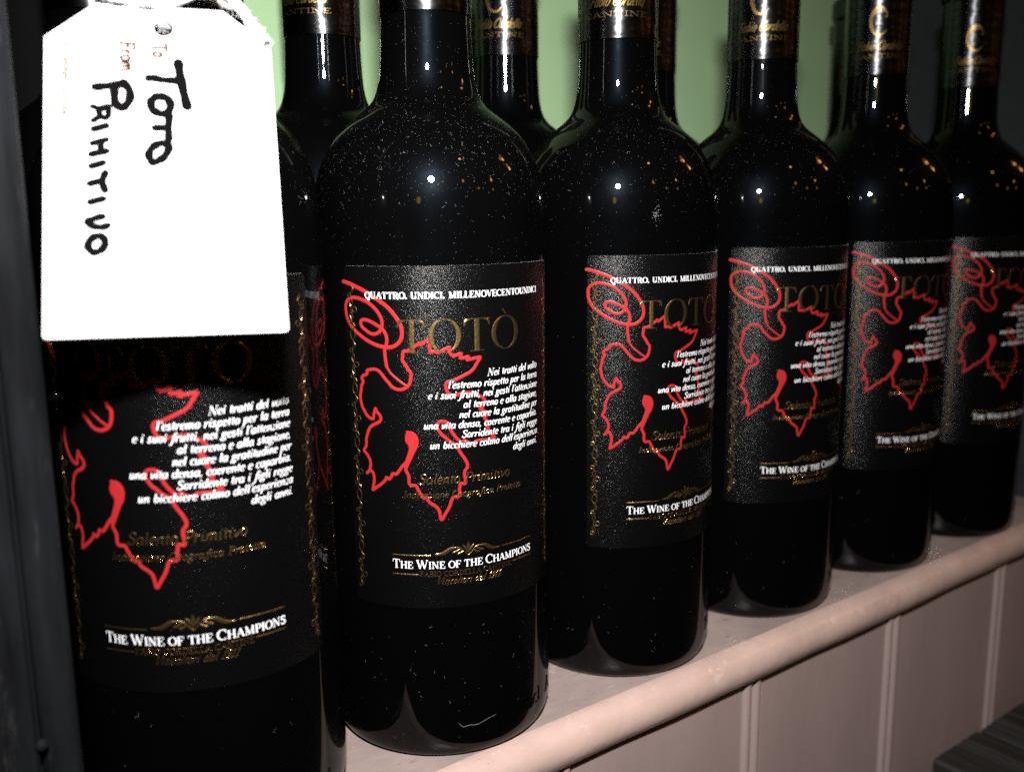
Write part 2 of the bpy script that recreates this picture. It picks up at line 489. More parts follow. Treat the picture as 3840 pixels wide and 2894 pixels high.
M_POST = m_paint('blue_black_timber_paint', (0.0058, 0.0066, 0.0080), 0.75, .85, 120, ((700, 0.0001, .4), (60, 0.0012, .7)), (1, 1, .14), .12, scuff=(200, .60, (0.016, 0.0165, 0.017)))
M_DARK_STRIP = m_print('dark_strip_matt_black', (0.004, 0.004, 0.004), 0.95)  # flat black for the strip added over the green wall
setp(M_DARK_STRIP.node_tree.nodes['Principled BSDF'], Specular_IOR_Level=0.05)
M_BENCH = m_paint('weathered_dark_wood', (0.021, 0.021, 0.020), 0.55, .5, 120, ((300, 0.0006, .6),), (1, .08, 1), .45, scuff=(120, .68, (0.22, 0.18, 0.14)))

# ------------------------------------------------------------------ traced label drawing (mm on the label, x from its centre line, y = height above the bottle foot)
def _pts(s): return [tuple(float(c) for c in q.split(',')) for q in s.split(';')]
TENDRIL = _pts('-39.12,155.47;-36.2,154.84;-33.72,153.97;-31.38,153.1;-29.34,152.06;-27.39,150.95;-25.34,149.76;-23.51,148.49;-22.03,147.07;-20.87,145.64;-19.88,144.2'
    ';-19.25,143.04;-18.85,141.74;-18.74,140.58;-18.86,139.26;-19.35,138.09;-20.28,137.05;-21.68,136.22;-23.23,135.96;-24.8,136.06;-26.72,136.43;-28.7,137.'
    '09;-30.73,138.02;-32.85,139.24;-34.68,140.47;-36.4,141.86;-37.55,143.42;-38.3,145.02;-38.52,146.64;-38.53,148.12;-38.01,149.33;-36.9,150.27;-35.45,150'
    '.7;-33.9,150.68;-32.07,150.31;-30.15,149.64;-28.49,148.67;-27.06,147.4;-25.98,146.12;-25.24,144.68;-24.97,143.38;-25.1,142.21;-25.71,141.02;-26.72,140'
    '.18;-27.9,139.85;-29.24,140.08;-30.59,140.83;-31.98,141.8;-32.56,142.81;-32.42,143.7;-31.49,144.11;-30.08,144.02;-28.4,143.42;-26.78,142.6;-25.36,141.'
    '76;-24.3,140.62;-23.73,139.18;-23.63,137.71;-24.09,136.08;-24.46,134.6;-24.05,130.48;-23.55,129.31;-22.81,128.15;-21.92,127.29;-20.87,126.43;-19.7,125'
    '.49;-18.52,124.7;-17.79,124.26')
LEAF = _pts('-17.33,129.3;-16.48,128.42;-16.36,127.39;-16.64,125.76;-17.04,124.72;-18.11,123.66;-19.78,123.11;-21.3,123.29;-22.51,123.99;-23.56,125.15;-24.62,126.2'
    '9;-25.54,127.44;-26.63,128.58;-27.78,129.04;-28.79,129.06;-30.2,128.75;-30.93,128.41;-30.98,127.43;-32.28,126.88;-32.97,126.23;-32.9,125.63;-32.47,125'
    '.06;-33.2,123.64;-33.48,122.11;-33.85,120.55;-33.74,119.04;-33.27,117.11;-32.32,115.52;-31.46,114.38;-30.41,113.71;-29.26,113.58;-29.03,114.9;-28.62,1'
    '16.14;-28.3,116.92;-28.03,116.03;-27.06,115.04;-26.6,114.16;-26.81,113.09;-28.03,112.24;-29.63,111.49;-30.74,110.47;-31.55,108.86;-32.23,106.64;-32.17'
    ',105.69;-32.53,104.26;-33.26,103.08;-32.26,102.12;-31.39,100.98;-30.92,99.48;-31.09,97.91;-31.5,96.92;-32.4,95.95;-31.42,96.7;-30.33,96.59;-29.78,94.9'
    '4;-29.87,93.22;-30.43,90.8;-28.96,91.76;-27.17,93.04;-25.77,94.41;-25.4,95.3;-24.6,94.74;-23.76,95.5;-23.23,96.62;-22.13,96.46;-21.15,97.51;-20.01,99.'
    '1;-18.9,100.22;-18.33,101.15')
RIGHT = _pts('-18.78,99;-18.9,97.92;-18.63,97.27;-18.06,96.06;-18.02,94.98;-17.98,93.75;-17.4,93.07;-16.04,93.1;-15.33,91.95;-14.77,90.72;-14.06,89.64;-13.33,89.02;'
    '-12.72,89.48;-12.31,88.39;-11.6,87.44;-10.14,86.47;-9.13,85.35;-8.73,83.77;-8.47,82.2;-8.1,82.02;-7.72,82.63;-6.94,83.99;-6.01,85.5;-5.38,87.01;-4.9,8'
    '8.38;-4.28,89.11;-2.92,89.08;-2.45,89.9;-2.5,91.3;-2.24,92.83;-2.08,93.28;-0.71,93.07;-0.46,93.74;-0.67,95.16;-0.79,96.72;-0.31,97.6;0.16,98.17;0.19,9'
    '9.24;-0.25,100.36;-0.99,101.66;-1.87,102.96;-2.73,104.56;-3.72,105.87;-5.18,106.87;-6.33,108;-7.47,108.96;-8.32,110.2;-8.87,111.28;-8.84,112.33;-8.1,1'
    '13.06;-7.08,113.17;-6.06,112.9;-5.35,112.03;-4.94,110.8;-4.23,109.39;-3.23,107.96;-2.2,106.82;-1.31,106.3;-0.54,106.84;0.21,106.32;1.28,105.76;2.36,10'
    '5.42;2.77,106.07;3.96,106.4;6.41,106.34;8.26,106.41;9.65,106.6;8.96,107.32;7.95,108.53;6.96,109.42;7.47,109.97;6.65,110.84;6.5,111.62;6.84,112.35;6.03'
    ',113.36;6.87,114.02;6.23,115.31;4.62,116.24;5.52,116.76;5.78,117.64;6.45,118.63;5.49,119.79;4.26,120.61;2.7,121.43;1.16,121.63;-0.66,121.61;-2.16,121.'
    '26;-3.49,121.04;-4.95,121.56;-5.65,122.64;-5.98,124;-5.81,124.88;-5,125.44;-3.68,125.6;-2.05,126.32;-0.24,127.1;1.59,127.94;2.84,128.97;3.81,130.39;4.'
    '78,131.8;5.03,132.37;3.84,132.24;2.13,131.99;0.76,131.79;1.23,132.79;0.32,132.55;-1.18,132.42;-1.31,132.94;-1,133.81;-2.48,133.45;-3.37,133.2;-4.23,13'
    '3.82;-4.78,135.02;-4.47,135.89;-5.49,135.49;-6.8,134.95;-7.96,134.4;-9.09,134.72;-10.38,134.68;-10.42,135.92;-10.63,138.48;-11.58,137.98;-12.74,137.12'
    ';-13.18,136.84;-13.6,137.42;-14.04,136.99;-14.92,136.41;-16.26,135.53;-17.45,134.94;-18.48,134.79;-18.75,133.46;-18.87,132.14;-18.17,130.97;-17.33,129'
    '.65;-17.33,129.3')
DROP = [(-17.96, 109.91, 1.15), (-17.61, 109.39, 2.79), (-17.11, 108.49, 3.86), (-16.7, 107.44, 4.11), (-16.44, 106.38, 3.53), (-16.47, 105.16, 2.71), (-16.81, 104.09, 2.05), (-17.3, 102.86, 1.84), (-17.95, 101.32, 1.73), (-18.44, 100.08, 1.56), (-18.78, 99.0, 1.32)]
HAND = [(1.74, [(3.91, 70.68), (4.17, 67.66), (4.76, 63.38), (5.57, 58.72)]), (1.44, [(3.4, 65.68), (0.38, 65.75), (-2.26, 66.27), (-2.97, 66.11)]), (1.57, [(-0.62, 61.23), (1.13, 60.66), (1.78, 58.57), (0.84, 56.64), (-0.91, 56.58), (-2.46, 57.78), (-2.58, 59.88), (-1.51, 60.98), (-0.62, 61.23)]), (1.39, [(1.43, 56.24), (1.16, 52.67), (1.14, 49.34)]), (1.31, [(0.74, 52.74), (-1.88, 52.58)]), (1.48, [(1.14, 48.31), (-0.77, 48.47), (-2.52, 47.4), (-3.43, 45.53), (-2.95, 43.71), (-1.92, 43.53), (-0.17, 44.79), (0.92, 46.66), (1.14, 48.31)]), (1.57, [(-15.03, 63.14), (-12.22, 63.56), (-8.76, 64.27)]), (1.57, [(-8.76, 64.69), (-7.41, 62.42), (-7.52, 59.89), (-8.86, 57.96), (-10.23, 58.12), (-10.82, 60.18), (-10.79, 62.49)]), (1.04, [(-15.75, 57.91), (-14.33, 57.55), (-12.29, 58.04)]), (1.13, [(-12.29, 58.04), (-12.25, 55.55), (-13.41, 55.02), (-14.34, 56.72), (-12.63, 57.61)]), (1.04, [(-14.01, 55.41), (-15.54, 54.12)]), (1.22, [(-12.69, 52.86), (-15.49, 51.83)]), (1.13, [(-12.73, 49.18), (-15.83, 48.08)]), (1.13, [(-13.91, 48.34), (-14.04, 46.11)]), (1.22, [(-12.76, 46.14), (-16.05, 45.26)]), (1.22, [(-13.53, 43.1), (-16.07, 42.13)]), (1.31, [(-13.09, 40.51), (-13.71, 38.31), (-13.21, 35.94)]), (1.22, [(-14.01, 38.43), (-16.43, 37.68)]), (1.22, [(-13.63, 33.86), (-16.37, 32.98)]), (1.31, [(-13.77, 29.4), (-15.91, 28.7), (-17.02, 27.93), (-15.92, 26.97), (-13.96, 26.69), (-12.65, 27.16)]), (1.39, [(-13.66, 24.08), (-13.29, 22.54), (-14.18, 21.02), (-15.65, 20.47), (-16.78, 21.43), (-16.77, 22.95), (-15.62, 24.28), (-14.31, 24.46), (-13.66, 24.08)])]

# ------------------------------------------------------------------ the setting
LEFT_X, END_X, BACK_Y = -0.1285, 0.4155, 0.125

def make_ledge():
    # cross-section (y, z) of the shelf with its rounded nosing, swept along x in short steps so that the edge wavers like old paint
    prof = [(0.16, -0.0003 + 0.005), (0.041, -0.0003 + 0.005), (0.0405, -0.0003), (0.012, -0.0003), (-0.012, -0.0003), (-0.0300, -0.0003), (-0.0352, -0.0004)]
    cy, cz, r = -0.0352, -0.0092, 0.0088
    for k in range(1, 15):
        a = radians(90 + 10.5 * k)
        prof.append((cy + r * cos(a), cz + r * sin(a)))
    prof += [(-0.0395, -0.0155), (-0.030, -0.0160), (0.16, -0.0160)]
    rnd = random.Random(4)
    mb = MB()
    xs = [LEFT_X - 0.06 + 0.004 * k for k in range(185)]
    n = len(prof)
    off = [0.0] * len(xs)
    for f, amp in ((19, .00022), (47, .00013), (110, .00008)):
        ph = rnd.random() * 6
        off = [o + amp * sin(x * f + ph) for o, x in zip(off, xs)]
    vs = []
    for x, o in zip(xs, off):
        for i, (y, z) in enumerate(prof):
            w = 1.0 if 6 <= i <= 22 else 0.0
            vs.append((x, y + w * o, z + (0.4 * w * o if i > 6 else 0)))
    fs = []
    for i in range(len(xs) - 1):
        for k in range(n - 1):
            a = i * n + k
            fs.append((a, a + 1, a + n + 1, a + n))
    mb.add(vs, fs)
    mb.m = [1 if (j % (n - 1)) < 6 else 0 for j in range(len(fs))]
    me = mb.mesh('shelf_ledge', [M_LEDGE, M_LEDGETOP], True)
    bm = bmesh.new(); bm.from_mesh(me)
    bmesh.ops.recalc_face_normals(bm, faces=bm.faces)
    for e in bm.edges:
        if len(e.link_faces) == 2 and e.calc_face_angle() > radians(35): e.smooth = False
    bm.to_mesh(me); bm.free()
    return tag(mesh_obj('shelf_ledge', me), kind='structure')
make_ledge()

mb = MB(); mb.box(LEFT_X - 0.03, END_X + 0.03, BACK_Y, BACK_Y + 0.02, -0.02, 0.55)
tag(mesh_obj('back_wall', mb.mesh('back_wall', M_GREEN)), kind='structure')
mb = MB(); mb.box(END_X, END_X + 0.03, -0.031, BACK_Y - 0.0005, 0.0, 0.55)
tag(mesh_obj('end_wall', mb.mesh('end_wall', M_DARK)), kind='structure')

# boarded front under the shelf: a backing with one mesh for each board
FACE_Y = -0.0385
mb = MB(); mb.box(-0.30, 0.60, FACE_Y + 0.0085, FACE_Y + 0.02, -0.34, -0.0165)
panel = tag(mesh_obj('boarded_front', mb.mesh('boarded_front', M_BOARD)), kind='structure')
def board_mesh(w):
    mb = MB()
    r = 0.0025
    sec = []                                   # (x, y) across the board, seen from the front
    sec.append((0.0005, FACE_Y + 0.006))
    for k in range(9):
        a = radians(200 - k * 27.5)
        sec.append((0.0005 + r + r * cos(a), FACE_Y + 0.0008 - r * sin(a) * 1.0))
    sec.append((0.0005 + 2 * r + 0.0004, FACE_Y + 0.0022))
    sec.append((0.0005 + 2 * r + 0.0009, FACE_Y))
    left = list(sec)
    right = [(w - x, y) for x, y in reversed(sec)]
    sec = left + right
    zs = (-0.34, -0.0163)
    n = len(sec)
    vs = [(x, y, z) for z in zs for x, y in sec]
    mb.add(vs, [(k, k + 1, n + k + 1, n + k) for k in range(n - 1)])
    me = mb.mesh('board', M_BOARD, True)
    bm = bmesh.new(); bm.from_mesh(me)
    for e in bm.edges:
        if len(e.link_faces) == 2 and e.calc_face_angle() > radians(30): e.smooth = False
    bm.to_mesh(me); bm.free()
    return me
PITCH = 0.1051
bme = board_mesh(PITCH)
for k in range(-3, 4):
    o = mesh_obj('board', bme, panel)
    o.location = (0.1275 + PITCH * k, 0, 0)

# timber post at the left
post = tag(empty('timber_post', (LEFT_X, -0.038, -0.02)), 'blue-black painted timber post along the left edge of the picture', 'post')
def post_part(name, mb, mat, smooth=False):
    o = mesh_obj(name, mb.mesh(name, mat, smooth), post)
    o.location = (-LEFT_X, 0.038, 0.02)
    return o
mb = MB(); mb.box(LEFT_X - 0.10, LEFT_X - 0.0004, -0.0335, BACK_Y - 0.001, -0.019, 0.55)
post_part('side_board', mb, M_POST)
mb = MB(); mb.box(LEFT_X - 0.0002, -0.012, 0.119, BACK_Y - 0.0006, 0.0052, 0.55)  # added strip, darkens the wall's left part and keeps green out of reflections
post_part('added_dark_strip', mb, M_DARK_STRIP)
mb = MB()
sec = [(LEFT_X - 0.0088, -0.0336)] + [(LEFT_X - 0.0044 + 0.0044 * cos(radians(180 - 18 * k)), -0.0352 - 0.0032 * sin(radians(18 * k))) for k in range(11)] + [(LEFT_X, -0.0336)]
n = len(sec)
mb.add([(x, y, z) for z in (-0.019, 0.55) for x, y in sec], [(k, k + 1, n + k + 1, n + k) for k in range(n - 1)])
post_part('edge_moulding', mb, M_POST, True)
mb = MB()
sec = [(LEFT_X - 0.0095, -0.0336), (LEFT_X - 0.0097, -0.0375), (LEFT_X - 0.0107, -0.0385), (LEFT_X - 0.020, -0.0386), (LEFT_X - 0.0215, -0.0372), (LEFT_X - 0.10, -0.0372)]
n = len(sec)
mb.add([(x, y, z) for z in (-0.019, 0.55) for x, y in sec], [(k + 1, k, n + k, n + k + 1) for k in range(n - 1)])
post_part('front_board', mb, M_POST)
mb = MB()
hx, hy, hz = -0.1376, -0.0383, 0.0515
vs = [(hx, hy - 0.0008, hz)] + [(hx + 0.0017 * s * cos(2 * pi * k / 12), hy - d, hz + 0.0015 * s * sin(2 * pi * k / 12)) for s, d in ((.7, .0007), (1.0, -.0012)) for k in range(12)]
mb.add(vs, [(0, 1 + k, 1 + (k + 1) % 12) for k in range(12)] + [(1 + k, 13 + k, 13 + (k + 1) % 12, 1 + (k + 1) % 12) for k in range(12)])
post_part('nail_head', mb, M_POST, True)

# weathered wooden bench, corner only
bench = tag(empty('wooden_bench', (0.257, -0.05, -0.30)), 'weathered dark wooden bench top with ridged grain, bottom right corner', 'bench')
def bench_part(name, mb, sm=False):
    o = mesh_obj(name, mb.mesh(name, M_BENCH, sm), bench)
    o.location = (-0.257, 0.05, 0.30)
rnd = random.Random(9)
x = 0.2575
for p_ in range(4):
    w = 0.046
    mb = MB(); sec = []
    xx = x
    while xx < x + w - 0.002:
        rw = min(rnd.uniform(0.0028, 0.0085), x + w - xx)
        d = rnd.choice((0.0003, 0.0008, 0.0016, 0.0024))
        hgt = rnd.uniform(0, .0009)
        sec += [(xx + 0.0003, -0.0975 - d), (xx + rw * .3, -0.0972 - hgt), (xx + rw * .7, -0.0972 - hgt * .6), (xx + rw - 0.0002, -0.0975 - d)]
        xx += rw
    n = len(sec)
    ys = [-0.050 + rnd.uniform(-.001, .001), -0.12, -0.20, -0.34]
    vs = [(a, y, z) for y in ys for a, z in sec]
    fs = [(j * n + k, (j + 1) * n + k, (j + 1) * n + k + 1, j * n + k + 1) for j in range(3) for k in range(n - 1)]
    mb.add(vs, fs)
    mb.box(x + 0.0004, x + w - 0.0004, -0.339, -0.0502, -0.114, -0.0994)
    bench_part('plank', mb)
    x += w + 0.0015
mb = MB(); mb.box(0.262, 0.44, -0.33, -0.058, -0.170, -0.1145); bench_part('frame_rail', mb)
for (a, b) in ((0.264, -0.06), (0.264, -0.31), (0.415, -0.06), (0.415, -0.31)):
    mb = MB(); mb.box(a, a + 0.02, b - 0.02, b, -0.30, -0.1705); bench_part('leg', mb)

# ------------------------------------------------------------------ the wine bottles
R = 0.0385
LAB_Z0, LAB_Z1, LAB_HW = 0.0529, 0.1603, 0.0389
_sh = [(38.5, 160), (38.5, 168), (38.45, 173), (38.15, 178), (37.5, 183), (36.2, 188.5), (34.2, 193.6), (31.1, 198.8), (27, 203.2), (22.8, 206.7), (19.4, 209.5), (17.2, 212.5), (15.9, 216.5), (15.2, 221), (14.8, 228), (14.5, 236)]
PROFILE = [(0.0, 0.006), (0.026, 0.004), (0.0335, 0.0003), (0.0347, 0.0), (0.0358, 0.0004), (0.0369, 0.0016), (0.0377, 0.0035), (0.0382, 0.0062), (0.0384, 0.0095), (0.0385, 0.0140), (0.0385, 0.06), (0.0385, 0.11)]
PROFILE += [(a / 1000, b / 1000) for a, b in smooth_path(_sh, 4)] + [(0.0143, 0.262), (0.0143, 0.286), (0.0, 0.286)]
me_glass = bm_mesh(lathe(PROFILE, 128, (2, len(PROFILE) - 2)), 'glass_body', M_GLASS)
CAP = [(0.0143, 0.2371), (0.0147, 0.2369), (0.0149, 0.2371), (0.0149, 0.2385), (0.0149, 0.260), (0.0149, 0.2800), (0.0150, 0.2806), (0.0158, 0.2814), (0.0161, 0.2830), (0.0161, 0.2900), (0.0158, 0.2918), (0.0150, 0.2928), (0.0138, 0.2931), (0.0, 0.2932)]
me_cap = bm_mesh(lathe(CAP, 64, (2, 12)), 'capsule', M_CAP)

def r_at(z):
    pr = PROFILE[3:]
    for (r0, z0), (r1, z1) in zip(pr[:-1], pr[1:]):
        if z0 <= z <= z1 and z1 > z0:
            return r0 + (r1 - r0) * (z - z0) / (z1 - z0)
    return R

def make_label_mesh():
    mb = MB()
    ns, t, cr = 120, 0.00017, 0.0014
    cols = []
    for k in range(ns + 1):
        s = -LAB_HW + 2 * LAB_HW * k / ns
        d = LAB_HW - abs(s)
        c = cr - math.sqrt(max(0, cr * cr - (cr - d) ** 2)) if d < cr else 0.0
        cols.append((s, LAB_Z0 + c, LAB_Z1 - c))
    P = lambda s, z, r: (r * cos(s / R), r * sin(s / R), z)
    vs, fs = [], []
    for s, z0, z1 in cols:
        vs += [P(s, z0, R + t), P(s, (z0 + z1) / 2, R + t), P(s, z1, R + t)]
    for k in range(ns):
        a = 3 * k
        fs += [(a, a + 3, a + 4, a + 1), (a + 1, a + 4, a + 5, a + 2)]
    mb.add(vs, fs, 0)
    loop = [(s, z0) for s, z0, z1 in cols] + [(s, z1) for s, z0, z1 in reversed(cols)]
    n = len(loop)
    mb.add([P(s, z, R + t) for s, z in loop] + [P(s, z, R - 0.0001) for s, z in loop], [(k, n + k, n + (k + 1) % n, (k + 1) % n) for k in range(n)], 1)
    return mb.mesh('label', [M_LABEL, M_EDGE])
me_label = make_label_mesh()

# red vine
A = Art(0.0, 0.0012)
td = smooth_path(TENDRIL, 3)
nt_ = len(td)
A.ribbon(td, [1.22 - 0.18 * min(1, i / nt_ * 1.6) - (0.38 if i > nt_ * .9 else 0) for i in range(nt_)], bevel=0.05, joints=False, step=.8)
for path in (LEAF, RIGHT):
    pp = smooth_path(path, 3)
    A.ribbon(pp, 1.0, bevel=0.05, joints=False, step=.8)
    for q in path[::1]: A.disc(q[0], q[1], 0.48, 0.047, 8)
dp = smooth_path(DROP, 3)
A.ribbon([q[:2] for q in dp], [q[2] for q in dp], bevel=0.05, joints=False, step=.8)
me_vine = A.on_cylinder('red_vine_drawing', M_RED, R, 0.00018)

# print on the label: every line, letter, rule and ornament is its own mesh
PRINT = []                                   # (name, mesh)
def put(name, art, m, base): PRINT.append((name, art.on_cylinder(name, m, R, base)))
WB, GB = 0.00029, 0.00028
A = Art(0.0, 0.0013)
text(A, 'QUATTRO. UNDICI. MILLENOVECENTOUNDICI', -30.5, 29.8, 150.7, 1.85, 0.23, 0.07)
put('white_heading', A, M_WHITE, WB)
LINES = ['Nei tratti del volto', "l'estremo rispetto per la terra", "e i suoi frutti, nei gesti l'attenzione", 'al terreno e alla stagione,',
         'nel cuore la gratitudine per', 'una vita densa, coerente e caparbia.', 'Sorridente tra i figli regge', "un bicchiere colmo dell'esperienza", 'degli anni.']
for k, (ln, x0) in enumerate(zip(LINES, (7.2, -5.4, -11.5, -0.8, -2.2, -13.1, -1.5, -11.4, 16.6))):
    A = Art(0.0, 0.0013)
    text(A, ln, x0, 29.5, 126.35 - 3.1 * k, 2.25, 0.145, 0.05, slant=0.27)
    put('white_verse_line', A, M_WHITE, WB)
A = Art(0.0, 0.0013)
text(A, 'The Wine of the Champions', -24.2, 24.6, 66.15, 2.75, 0.18, 0.075, small=0.80)
put('white_slogan', A, M_WHITE, WB)

def big(kind, pts, w): A.ribbon(pts, w, bevel=0.07, round_ends=False, joints=False, step=.6)
Y0, Y1 = 134.4, 144.3
def bigT(xl, xr, sl, sr):
    c = (sl + sr) / 2
    big('T', [(c, Y0), (c, Y1)], sr - sl)
    big('t', [(c - 2.3, Y0 + .1), (c + 2.3, Y0 + .1)], .26)
    big('t', [(xl, Y1 - .1), (xr, Y1 - .1)], .30)
    for e, d in ((xl, 1), (xr, -1)):
        q = smooth_path([(e + .1 * d, Y1 - 2.3), (e + .35 * d, Y1 - 1.2), (e + 1.0 * d, Y1 - .5), (e + 2.2 * d, Y1 - .2)], 4)
        big('a', q, [0.22 + .5 * sin(pi * i / (len(q) - 1)) for i in range(len(q))])
def bigO(xl, xr, th):
    cx, rx, ry = (xl + xr) / 2, (xr - xl) / 2, 5.2
    pts = [(cx + (rx - th / 2) * cos(2 * pi * k / 64), (Y0 + Y1) / 2 + (ry - .13) * sin(2 * pi * k / 64)) for k in range(65)]
    big('a', pts, [0.26 + (th - .26) * abs(cos(2 * pi * k / 64)) ** 1.7 for k in range(65)])
for fn, args in ((bigT, (-20.2, -11.9, -16.55, -15.1)), (bigO, (-10.85, -0.9, 1.5)), (bigT, (-0.1, 8.4, 3.3, 4.9)), (bigO, (9.0, 19.4, 1.6))):
    A = Art(0.0, 0.0012); fn(*args); put('gold_letter', A, M_GOLD, GB)
A = Art(0.0, 0.0012); big('a', [(13.0, 146.75), (13.6, 146.0), (14.35, 145.0)], [.75, .5, .12]); put('gold_accent', A, M_GOLD, GB)
for args, kw in ((('Salento Primitivo', -15.3, 15.0, 93.5, 3.1, 0.13, 0.06), dict(slant=0.27)),
                 (('Indicazione Geografica Protetta', -20.1, 19.8, 89.1, 2.05, 0.14, 0.075), dict(slant=0.27)),
                 (('FABIO CORDELLA CANTINE', -15.5, 15.3, 63.55, 1.6, 0.15, 0.085), {}),
                 (('Viticoltori dal 1911', -10.9, 10.7, 60.8, 2.15, 0.13, 0.07), dict(slant=0.55))):
    A = Art(0.0, 0.0012); text(A, *args, bevel=.03, **kw); put('gold_text_line', A, M_GOLD, GB)
for (x0, x1, y) in ((-24.0, -11.9, 70.4), (11.6, 24.2, 70.9), (-24.0, -15.8, 64.1), (15.6, 24.3, 64.8)):
    A = Art(0.0, 0.0015)
    A.ribbon([(x0, y), (x1, y)], .34, bevel=.04)
    A.disc(x0 if x0 < 0 else x1, y, .42, .05)
    put('gold_rule', A, M_GOLD, GB)
def leaf(pts, wmax):
    q = smooth_path(pts, 6)
    A.ribbon(q, [0.10 + wmax * sin(pi * i / (len(q) - 1)) ** 1.2 for i in range(len(q))], bevel=.06, round_ends=False, joints=False, step=.5)
A = Art(0.0, 0.0015)
for s in (-1, 1):
    leaf([(11.0 * s, 70.8), (8.2 * s, 70.9), (5.6 * s, 72.3), (3.4 * s, 72.6)], 1.15)
    A.ribbon(smooth_path([(4.0 * s, 72.7), (2.4 * s, 72.3), (0.9 * s, 70.6), (-0.3 * s, 69.8)], 5), .28, bevel=.03, joints=False)
    leaf([(5.2 * s, 71.0), (3.9 * s, 71.3), (2.5 * s, 72.1)], .7)
    leaf([(3.7 * s, 70.5), (2.6 * s, 70.7), (1.5 * s, 71.5)], .6)
    leaf([(0.2 * s, 71.0), (1.0 * s, 72.2), (1.9 * s, 73.4)], .75)
leaf([(0, 70.6), (0, 72.4), (0, 74.3)], 1.0)
put('gold_leaf_ornament', A, M_GOLD, GB)
# vine-scroll chain down both sides
def chain(x0, m):
    for k in range(6):
        zc = 139.5 - 17.0 * k
        if zc > 60:
            A.ribbon([(x0 + .95 * cos(2 * pi * j / 14), zc + 1.7 * sin(2 * pi * j / 14)) for j in range(15)], .34, bevel=.04, joints=False)
        top, bot = (zc + 15.3, zc + 1.7)
        wav = [(x0 + m * .35 * sin(j * 1.05), top - (top - bot) * j / 18) for j in range(19)]
        A.ribbon(smooth_path([q for q in wav if q[1] > 57.8], 2), .30, bevel=.03, joints=False)
        for dz, side, r in ((11.9, -1, .62), (7.6, 1, .85), (3.9, -1, .62)):
            z = zc + dz
            if z < 58: continue
            A.ribbon([(x0 + m * side * (.55 + r * .6) + r * cos(2 * pi * j / 10), z + r * sin(2 * pi * j / 10)) for j in range(11)], .34, bevel=.04, joints=False)
        for dz, d in ((9.6, -1), (5.8, -1), (13.6, 1), (2.4, 1)):
            z = zc + dz
            if z < 59: continue
            leaf([(x0, z + 1.3), (x0 + m * d * .85, z + .2), (x0 + m * d * .25, z - 1.3)], .34)
for x0, m in ((-35.9, 1), (35.9, -1)):
    A = Art(0.0, 0.0015); chain(x0, m); put('gold_border', A, M_GOLD, 0.00026)

# gold print on the capsule
RC = 0.0149
CAPART = []
c0 = -0.80 * 14.9
A = Art(0.0, 0.0015); text(A, 'CANTINE', c0 - 6.0 * 2.1, c0 + 6.0 * 2.1, 244.4, 1.7, .16, .09)
CAPART.append(('gold_word', A.on_cylinder('gold_word', M_CAPGOLD, RC, 0.00008)))
A = Art(0.0, 0.0015); text(A, 'Fabio Cordella', c0 - 10.5, c0 + 10.5, 248.0, 3.8, .12, .07, slant=.5)
CAPART.append(('gold_script', A.on_cylinder('gold_script', M_CAPGOLD, RC, 0.00008)))
A = Art(0.0, 0.0015)
cl = smooth_path([(c0 + 2.2, 264.2), (c0 + 1.0, 266.2), (c0 - 1.6, 266.6), (c0 - 3.8, 263.6), (c0 - 4.2, 259.6), (c0 - 2.6, 255.6), (c0 + .4, 254.6), (c0 + 2.6, 256.6)], 5)
A.ribbon(cl, [0.25 + 1.35 * sin(pi * i / (len(cl) - 1)) for i in range(len(cl))], joints=False)
A.ribbon(smooth_path([(c0 - 4.0, 262.5), (c0 - 1.0, 265.2), (c0 + 2.4, 264.4), (c0 + 2.2, 262.4)], 5), .4, joints=False)
A.disc(c0 + 2.3, 262.6, .55)
CAPART.append(('gold_emblem', A.on_cylinder('gold_emblem', M_CAPGOLD, RC, 0.00008)))

# raised glass lettering near the foot
A = Art(0.0, 0.004)
text(A, '75cl', 19.0, 31.5, 9.6, 5.2, .16, .13, bevel=.22)
EMB = [A.on_cylinder('embossed_volume_mark', M_GLASS, R, 0.00002)]
A = Art(0.0, 0.004)
text(A, 'A', 37.0, 42.0, 9.4, 5.0, .16, .13, bevel=.22)
EMB.append(A.on_cylinder('embossed_letter', M_GLASS, R, 0.00002))

def surf(th, z, lift):
    r = r_at(z); e = 0.0008
    dr = (r_at(z + e) - r_at(z - e)) / (2 * e)
    nl = hypot(1, dr)
    n = Vector((cos(th) / nl, sin(th) / nl, -dr / nl))
    t = Vector((-sin(th), cos(th), 0))
    b = n.cross(t)
    return Vector((r * cos(th), r * sin(th), z)) + n * lift, t, b, n

